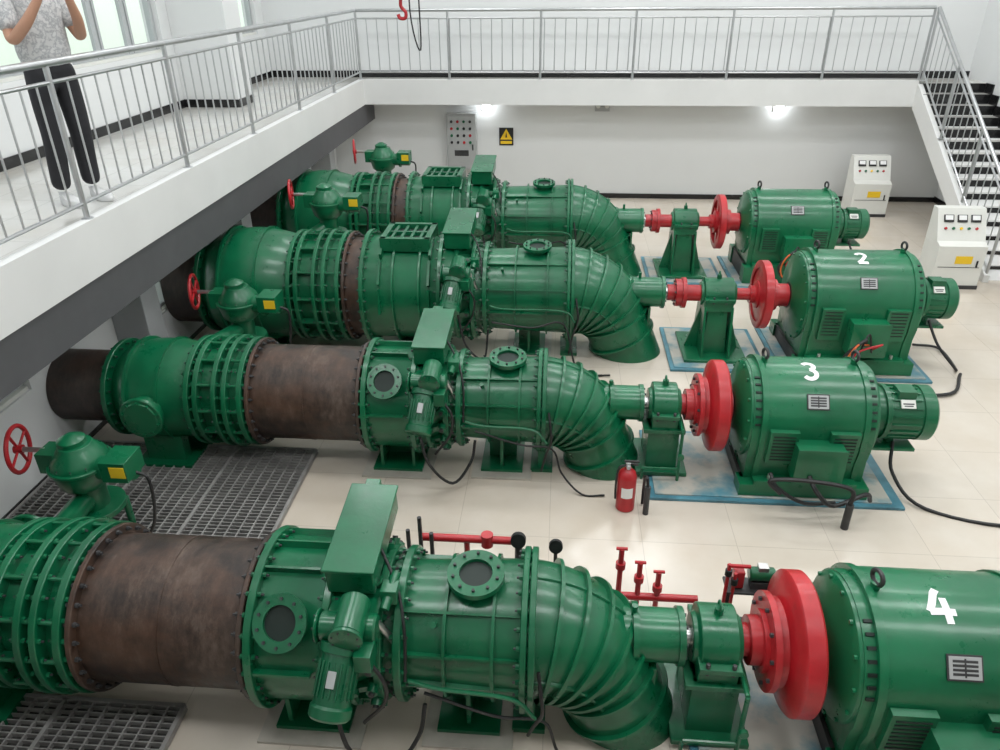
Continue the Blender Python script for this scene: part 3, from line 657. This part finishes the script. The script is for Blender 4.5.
# ------------------------------------------------------------------ piping between units 3 and 4
g=G('cooling_water_pipe',(0,0,0))
g.cyl((-.95,4.15,.68),(-.22,4.15,.68),.03,RED,seg=12); g.cyl((-.6,4.15,0),(-.6,4.15,.68),.022,RED,seg=10); g.cyl((-.22,4.15,0),(-.22,4.15,.7),.028,DARK,seg=10)
g.cyl((-.45,4.15,.63),(-.45,4.15,.73),.045,RED,seg=14)
g.cyl((-.05,4.1,.25),(1.1,4.1,.25),.03,RED,seg=12)
for xx,h in((.52,.7),(.66,.58),(.8,.5)):
    g.cyl((xx,4.1,0),(xx,4.1,h),.02,RED,seg=10); g.cyl((xx,4.1,h-.18),(xx,4.1,h-.13),.036,RED,seg=12); g.cyl((xx-.04,4.1,h),(xx+.04,4.1,h),.012,RED,seg=8)
for xx,h in((-1.02,.78),(-.93,.9),(-.85,.76)): g.cyl((xx,4.1,0),(xx,4.1,h),.016,DARK,seg=8)
g.lathe([(0,0),(0,.055),(.05,.055),(.05,0)],BLACK,mx((-.22,4.12,.73),(0,-1,.3)),20)
g.done()
g=G('pressure_gauge',(0,0,0)); g.cyl((.05,4.15,0),(.05,4.15,.65),.014,DARK,seg=8); g.lathe([(0,0),(0,.05),(.04,.05),(.04,0)],BLACK,mx((.05,4.15,.66),(0,-1,.3)),20); g.done()
g=G('oil_pump',(1.44,4.02,0),bevel=.003)
g.box((0,0,.06),(.4,.2,.04),DARK)
for sx in(-.16,.16):
    g.box((sx,0,.25),(.035,.035,.46),DARK); g.box((sx,0,.02),(.08,.2,.04),DARK)
g.box((0,0,.48),(.38,.16,.02),DARK); g.cyl((-.04,0,.60),(.14,0,.60),.05,GREEN,seg=20,ch=.01); g.box((.05,0,.52),(.14,.08,.06),DARK); g.box((-.11,0,.57),(.07,.09,.14),RED); g.cyl((-.2,-.02,.68),(-.04,-.02,.68),.014,RED,seg=8)
g.box((.05,0,.66),(.07,.06,.035),STEEL)
for xx,h in((-.2,.74),(-.15,.66),(.2,.70)): g.cyl((xx,-.07,.1),(xx,-.07,h),.013,RED,seg=8); g.cyl((xx,-.07,h-.1),(xx,-.07,h-.05),.025,BLACK,seg=10)
g.cable([(.14,0,.60),(.22,-.02,.66),(.24,-.02,.5),(.2,0,.1)],.01,RED)
g.done()
g=G('conduit_stub',(0,0,0)); g.cyl((.86,5.38,0),(.86,5.38,.3),.026,DARK,seg=12); g.cable([(.86,5.38,.29),(.85,5.40,.38),(.84,5.46,.34),(.84,5.5,.2),(.84,5.5,.02)],.014,BLACK); g.done()
g=G('conduit_stub.001',(0,0,0)); g.cyl((2.58,5.30,0),(2.58,5.30,.26),.033,DARK,seg=12); g.cable([(2.58,5.3,.24),(2.55,5.3,.42),(2.2,5.34,.46),(1.9,5.38,.42),(2.0,5.36,.3)],.02,BLACK); g.done()
# ------------------------------------------------------------------ fire extinguisher
g=G('fire_extinguisher',(.68,5.46,0)); ZM=mx((0,0,0),(0,0,1))
g.lathe([(0,0),(0,.075),(.01,.085),(.35,.085),(.40,.07),(.43,.03),(.45,.028),(.45,0)],RED,ZM,32)
g.cyl((0,0,.44),(0,0,.49),.022,STEEL,seg=12); g.box((.03,0,.51),(.13,.02,.015),BLACK); g.box((.03,0,.48),(.11,.02,.012),BLACK)
g.cyl((0,-.02,.47),(0,-.05,.47),.018,CABG,seg=12)
g.cable([(-.02,0,.47),(-.08,-.02,.45),(-.10,-.03,.3),(-.095,-.03,.12)],.01,BLACK)
vs=[];fs=[]
for k in range(9):
    a=math.radians(-125+k*9); vs+=[(.0865*math.cos(a),.0865*math.sin(a),.16),(.0865*math.cos(a),.0865*math.sin(a),.27)]
for k in range(8): fs.append((2*k,2*k+2,2*k+3,2*k+1))
g.add(vs,fs,WHITEP); g.done()
# ------------------------------------------------------------------ cabinets / wall things
def desk(name,x,y,w,h,d=.5):
    g=G(name,(x,y,0),bevel=.006)
    g.box((0,0,h*.29),(w,d,h*.58),CAB)
    g.extr([(-d/2,h*.58),(d/2,h*.58),(d/2,h),(d/2-.15,h),(-d/2+.12,h*.62)],-w/2,w/2,CAB)
    p0=Vector((0,-d/2+.12,h*.62)); p1=Vector((0,d/2-.15,h)); t=(p1-p0).normalized(); nrm=Vector((0,-t.z,t.y))
    M=Matrix(((1,0,0,0),(0,t.y,nrm.y,(p0.y+p1.y)/2),(0,t.z,nrm.z,(p0.z+p1.z)/2),(0,0,0,1)))
    for i in range(3):
        g.box((-w*.28+i*w*.28,.09,.012),(w*.2,.11,.02),BLACK,M); g.box((-w*.28+i*w*.28,.10,.024),(w*.16,.07,.004),WHITEP,M)
    for i in range(5): g.cyl(M@Vector((-w*.34+i*w*.16,-.06,0)),M@Vector((-w*.34+i*w*.16,-.06,.025)),.02,[RED,GREEN,YEL,GREEN,RED][i],seg=12)
    g.box((.05,-d/2-.004,h*.4),(w*.35,.006,.12),YEL); g.box((0,-d/2-.003,h*.3),(w*.86,.004,.01),DARK); g.box((w*.36,-d/2-.01,h*.35),(.02,.02,.1),BLACK)
    g.box((0,0,.03),(w+.02,d+.02,.06),DARK)
    g.done()
desk('control_desk',6.10,15.25,.70,1.12)
desk('control_desk.001',6.05,11.4,.70,1.16)
desk('control_desk.002',6.45,8.9,.80,1.25)
g=G('wall_control_panel',(-2.10,YB-.13,1.20),bevel=.006)
g.box((0,0,0),(.62,.24,1.15),CABG); g.box((0,-.125,0),(.56,.015,1.08),CABG)
for r in range(4):
    for c in range(4): g.cyl((-.2+.13*c,-.13,.42-.14*r),(-.2+.13*c,-.16,.42-.14*r),.028,[BLACK,RED,GREEN,BLACK][(r+c)%4],seg=12)
g.box((0,-.135,-.22),(.3,.01,.12),DARK); g.box((.24,-.14,-.1),(.02,.03,.12),BLACK)
g.done()
g=G('warning_sign',(-1.17,YB-.012,1.28)); g.box((0,0,0),(.3,.015,.36),SIGNK)
g.add([(-.13,-.009,-.06),(.13,-.009,-.06),(0,-.009,.16)],[(0,1,2)],YEL); g.add([(-.02,-.011,-.02),(.02,-.011,-.02),(.0,-.011,.1)],[(0,1,2)],SIGNK); g.box((0,-.009,-.12),(.24,.003,.06),YEL); g.done(False)
for i,xx in enumerate((-1.58,4.37)):
    g=G(nm('wall_lamp',i),(xx,YB-.01,1.88)); g.box((0,-.02,0),(.2,.03,.14),CAB)
    g.lathe([(-.09,0),(-.09,.03),(-.06,.07),(0,.09),(.06,.07),(.09,.03),(.09,0)],LAMP,mx((0,-.13,.0),(0,0,1)),20); g.done()
g=G('emergency_light',(.82,YB-.05,1.86)); g.box((0,0,0),(.3,.08,.1),CABG); g.cyl((-.09,-.04,.06),(-.09,-.1,.06),.045,CAB,seg=14); g.cyl((.09,-.04,.06),(.09,-.1,.06),.045,CAB,seg=14); g.done()
g=G('crane_hook',(-1.88,9.35,3.95))
g.cyl((0,0,.2),(0,0,TOP-3.95),.012,DARK,seg=8); g.box((0,0,.2),(.1,.1,.16),RED)
g.cable([(0,0,.12),(.0,0,.04),(.05,0,-.02),(.04,0,-.08),(-.02,0,-.08),(-.04,0,-.04)],.02,RED,10)
g.cable([(.12,0,TOP-3.96),(.13,.02,1.0),(.1,0,0),(.2,.0,-.42),(.2,.05,.3),(.2,.05,2)],.009,BLACK)
g.done()
# ------------------------------------------------------------------ ceiling lamps
k=0
for xx in (-2.4,1.7,5.6):
    for yy in (1.5,5.5,9.5,13.5):
        g=G(nm('ceiling_lamp',k),(xx,yy,TOP-.12)); g.box((0,0,.07),(2.5,1.1,.1),CAB); g.done(False)
        l=bpy.data.lights.new('ceiling_lamp_light','AREA'); l.shape='RECTANGLE'; l.size=2.4; l.size_y=1.0; l.energy=106; l.color=(.97,.99,1)
        lo=bpy.data.objects.new('ceiling_lamp_light',l); lo.location=(xx,yy,TOP-.115); bpy.context.scene.collection.objects.link(lo); k+=1
# ------------------------------------------------------------------ person
SKIN=simple('skin',(.5,.27,.18),.5,0,.05); HAIR=simple('black_hair',(.01,.008,.007),.5,0,.2,40,.3,120)
SHOE=simple('white_sneaker',(.75,.75,.75),.5); PANTS=simple('black_trousers',(.018,.018,.022),.8,0,.2,20,.2,40)
SHIRT,nt,b=newmat('patterned_tshirt'); nn=noise(nt,28,3); rr_=ramp(nt,[(.42,(.55,.55,.55)),(.5,(.34,.35,.37)),(.6,(.60,.60,.60))]); nt.links.new(nn.outputs['Fac'],rr_.inputs['Fac']); nt.links.new(rr_.outputs['Color'],b.inputs['Base Color']); b.inputs['Roughness'].default_value=.9
per=empty('person_standing',(-4.48,6.62,GZ)); per.rotation_euler=(0,0,math.radians(60)); per.scale=(1.22,)*3
def skin(name,V,E,Rr,mat,root=0,sub=2):
    me=bpy.data.meshes.new(name); me.from_pydata(V,E,[]); o=bpy.data.objects.new(name,me); bpy.context.scene.collection.objects.link(o); o.parent=per
    o.modifiers.new('skin','SKIN')
    sv=me.skin_vertices[0].data
    for i,r in enumerate(Rr):
        r=(r,r) if not hasattr(r,'__len__') else r; sv[i].radius=r; sv[i].use_root=(i==root)
    s=o.modifiers.new('sub','SUBSURF'); s.levels=sub; s.render_levels=sub
    me.materials.append(mat); o.modifiers['skin'].use_smooth_shade=True
    return o
V=[(0,0,.97),(.085,0,.88),(.09,-.02,.70),(.09,-.03,.50),(.095,0,.30),(.10,.02,.10),(-.085,0,.88),(-.10,-.01,.70),(-.11,-.02,.50),(-.12,.01,.30),(-.13,.03,.10),(0,0,1.04)]
E=[(0,1),(1,2),(2,3),(3,4),(4,5),(0,6),(6,7),(7,8),(8,9),(9,10),(0,11)]
skin('trousers',V,E,[(.15,.12),(.10,.105),.09,.08,.074,.07,(.10,.105),.09,.08,.074,.07,(.15,.11)],PANTS)
V=[(0,0,.93),(0,.0,1.12),(0,.0,1.28),(0,0,1.40),(0,0,1.47),(.16,0,1.40),(.21,-.04,1.31),(.235,-.08,1.20),(-.16,0,1.40),(-.21,-.04,1.31),(-.235,-.08,1.20)]
E=[(0,1),(1,2),(2,3),(3,4),(3,5),(5,6),(6,7),(3,8),(8,9),(9,10)]
skin('tshirt',V,E,[(.20,.155),(.19,.145),(.195,.145),(.15,.115),.065,.085,.08,.078,.085,.08,.078],SHIRT)
V=[(0,0,1.40),(0,-.005,1.50),(0,-.01,1.58),(.17,0,1.39),(.24,-.10,1.14),(.17,-.24,1.27),(.09,-.33,1.42),(-.17,0,1.39),(-.24,-.10,1.14),(-.17,-.24,1.27),(-.09,-.33,1.42)]
E=[(0,1),(1,2),(0,3),(3,4),(4,5),(5,6),(0,7),(7,8),(8,9),(9,10)]
skin('arms_neck',V,E,[.08,.055,.055,.055,.044,.038,.026,.055,.044,.038,.026],SKIN)
for sx in(1,-1):
    V=[(.09*sx,-.33,1.42),(.075*sx,-.365,1.46),(.065*sx,-.39,1.50)]; E=[(0,1),(1,2)]; Rr=[(.026,.022),(.038,.02),(.036,.018)]
    for f in range(4):
        b0=Vector((.065*sx,-.39,1.50))+Vector((0,.012,-.03)).lerp(Vector((0,-.02,.045)),f/3); L=[.06,.075,.08,.068][f]
        i=len(V); V+= [tuple(b0),tuple(b0+Vector((-sx*.3,-.8,.3)).normalized()*L*.5),tuple(b0+Vector((-sx*.8,-.5,.1)).normalized()*L)]
        E+=[(2,i),(i,i+1),(i+1,i+2)]; Rr+=[.010,.009,.0075]
    i=len(V); V+=[(.06*sx,-.36,1.49),(.045*sx,-.365,1.525)]; E+=[(1,i),(i,i+1)]; Rr+=[.012,.0095]
    skin('hand_%s'%('left' if sx>0 else 'right'),V,E,Rr,SKIN)
g=G('phone',(0,-.42,1.53),per); g.box((0,0,0),(.075,.009,.155),BLACK); g.done(False)
for sx,ax,ay in((1,.10,.0),(-1,-.13,.01)):
    g=G('shoe_%s'%('left' if sx>0 else 'right'),(ax,ay,0),per,bevel=.006)
    out=[]
    for k in range(24):
        a=2*pi*k/24; out.append((.048*math.sin(a)*(1+.12*math.cos(a)),-.07+.14*-math.cos(a)))
    n_=24; vs=[]
    for z,sc in((0,1),(.03,1.05),(.055,.95),(.085,.6)):
        for (a_,b_) in out:
            bb=b_ if z<.06 else (b_+.07)*.62
            vs.append((a_*sc,bb*(sc if z<.06 else 1),z if not(z>.08 and b_<-.1) else z-.02))
    fs=[tuple(range(n_-1,-1,-1)),tuple(range(3*n_,4*n_))]
    for r in range(3):
        for k in range(n_): fs.append((r*n_+k,r*n_+(k+1)%n_,(r+1)*n_+(k+1)%n_,(r+1)*n_+k))
    g.add(vs,fs,SHOE); g.done()
def ico(name,loc,sc,mat,fn=None):
    bm=bmesh.new(); bmesh.ops.create_uvsphere(bm,u_segments=32,v_segments=24,radius=1)
    for v in bm.verts:
        if fn: fn(v)
        v.co=Vector((v.co.x*sc[0],v.co.y*sc[1],v.co.z*sc[2]))
    me=bpy.data.meshes.new(name); bm.to_mesh(me); bm.free(); me.materials.append(mat)
    me.polygons.foreach_set('use_smooth',[True]*len(me.polygons))
    o=bpy.data.objects.new(name,me); bpy.context.scene.collection.objects.link(o); o.location=loc; o.parent=per; return o
def face(v):
    x,y,z=v.co
    if y<0:
        v.co.y-= .22*math.exp(-((x/.16)**2+((z+.15)/.22)**2))
        v.co.y+= .10*math.exp(-(((abs(x)-.38)/.2)**2+((z-.08)/.14)**2))
        v.co.y-= .05*math.exp(-((x/.3)**2+((z+.52)/.08)**2))
    if z<-.2: v.co.x*=1-.35*(-z-.2)
ico('head',(0,-.02,1.65),(.078,.098,.118),SKIN,face)
ico('hair',(0,.004,1.675),(.084,.1,.105),HAIR,lambda v: setattr(v.co,'z',max(v.co.z,-.15+(-v.co.y*.75 if v.co.y<0 else v.co.y*-.5))))
for sx in(-1,1):
    ico('eye',(sx*.031,-.103,1.66),(.013,.009,.009),WHITEP); ico('pupil',(sx*.031,-.111,1.66),(.005,.003,.005),BLACK); ico('ear',(sx*.08,-.0,1.65),(.012,.022,.034),SKIN)
ico('mouth',(0,-.112,1.588),(.026,.008,.007),simple('lips',(.4,.12,.1),.5))
# ------------------------------------------------------------------ world, camera
w=bpy.data.worlds.new('world'); bpy.context.scene.world=w; w.use_nodes=True; nt=w.node_tree; bg=nt.nodes['Background']
tc=nt.nodes.new('ShaderNodeTexCoord'); sp=nt.nodes.new('ShaderNodeSeparateXYZ'); r=ramp(nt,[(.42,(.50,.62,.48)),(.52,(.78,.88,.82)),(.60,(.9,.95,.97)),(.9,(.8,.9,1))])
ma=nt.nodes.new('ShaderNodeMath'); ma.operation='MULTIPLY_ADD'; ma.inputs[1].default_value=.5; ma.inputs[2].default_value=.5
nt.links.new(tc.outputs['Generated'],sp.inputs[0]); nt.links.new(sp.outputs['Z'],ma.inputs[0]); nt.links.new(ma.outputs[0],r.inputs['Fac']); nt.links.new(r.outputs['Color'],bg.inputs['Color'])
bg.inputs['Strength'].default_value=1.5
cd=bpy.data.cameras.new('camera'); cd.sensor_width=36; cd.lens=740/1000*36; cd.clip_start=.05; cd.clip_end=200
co=bpy.data.objects.new('camera',cd); bpy.context.scene.collection.objects.link(co)
R=Matrix.Rotation(math.radians(4.76),3,'Z')@Matrix.Rotation(math.radians(90-28.4),3,'X')@Matrix.Rotation(math.radians(-.5),3,'Z')
co.matrix_world=Matrix.Translation((0,0,CZ))@R.to_4x4()
bpy.context.scene.camera=co
sc=bpy.context.scene; sc.view_settings.view_transform='Standard'; sc.view_settings.look='None'; sc.view_settings.exposure=0
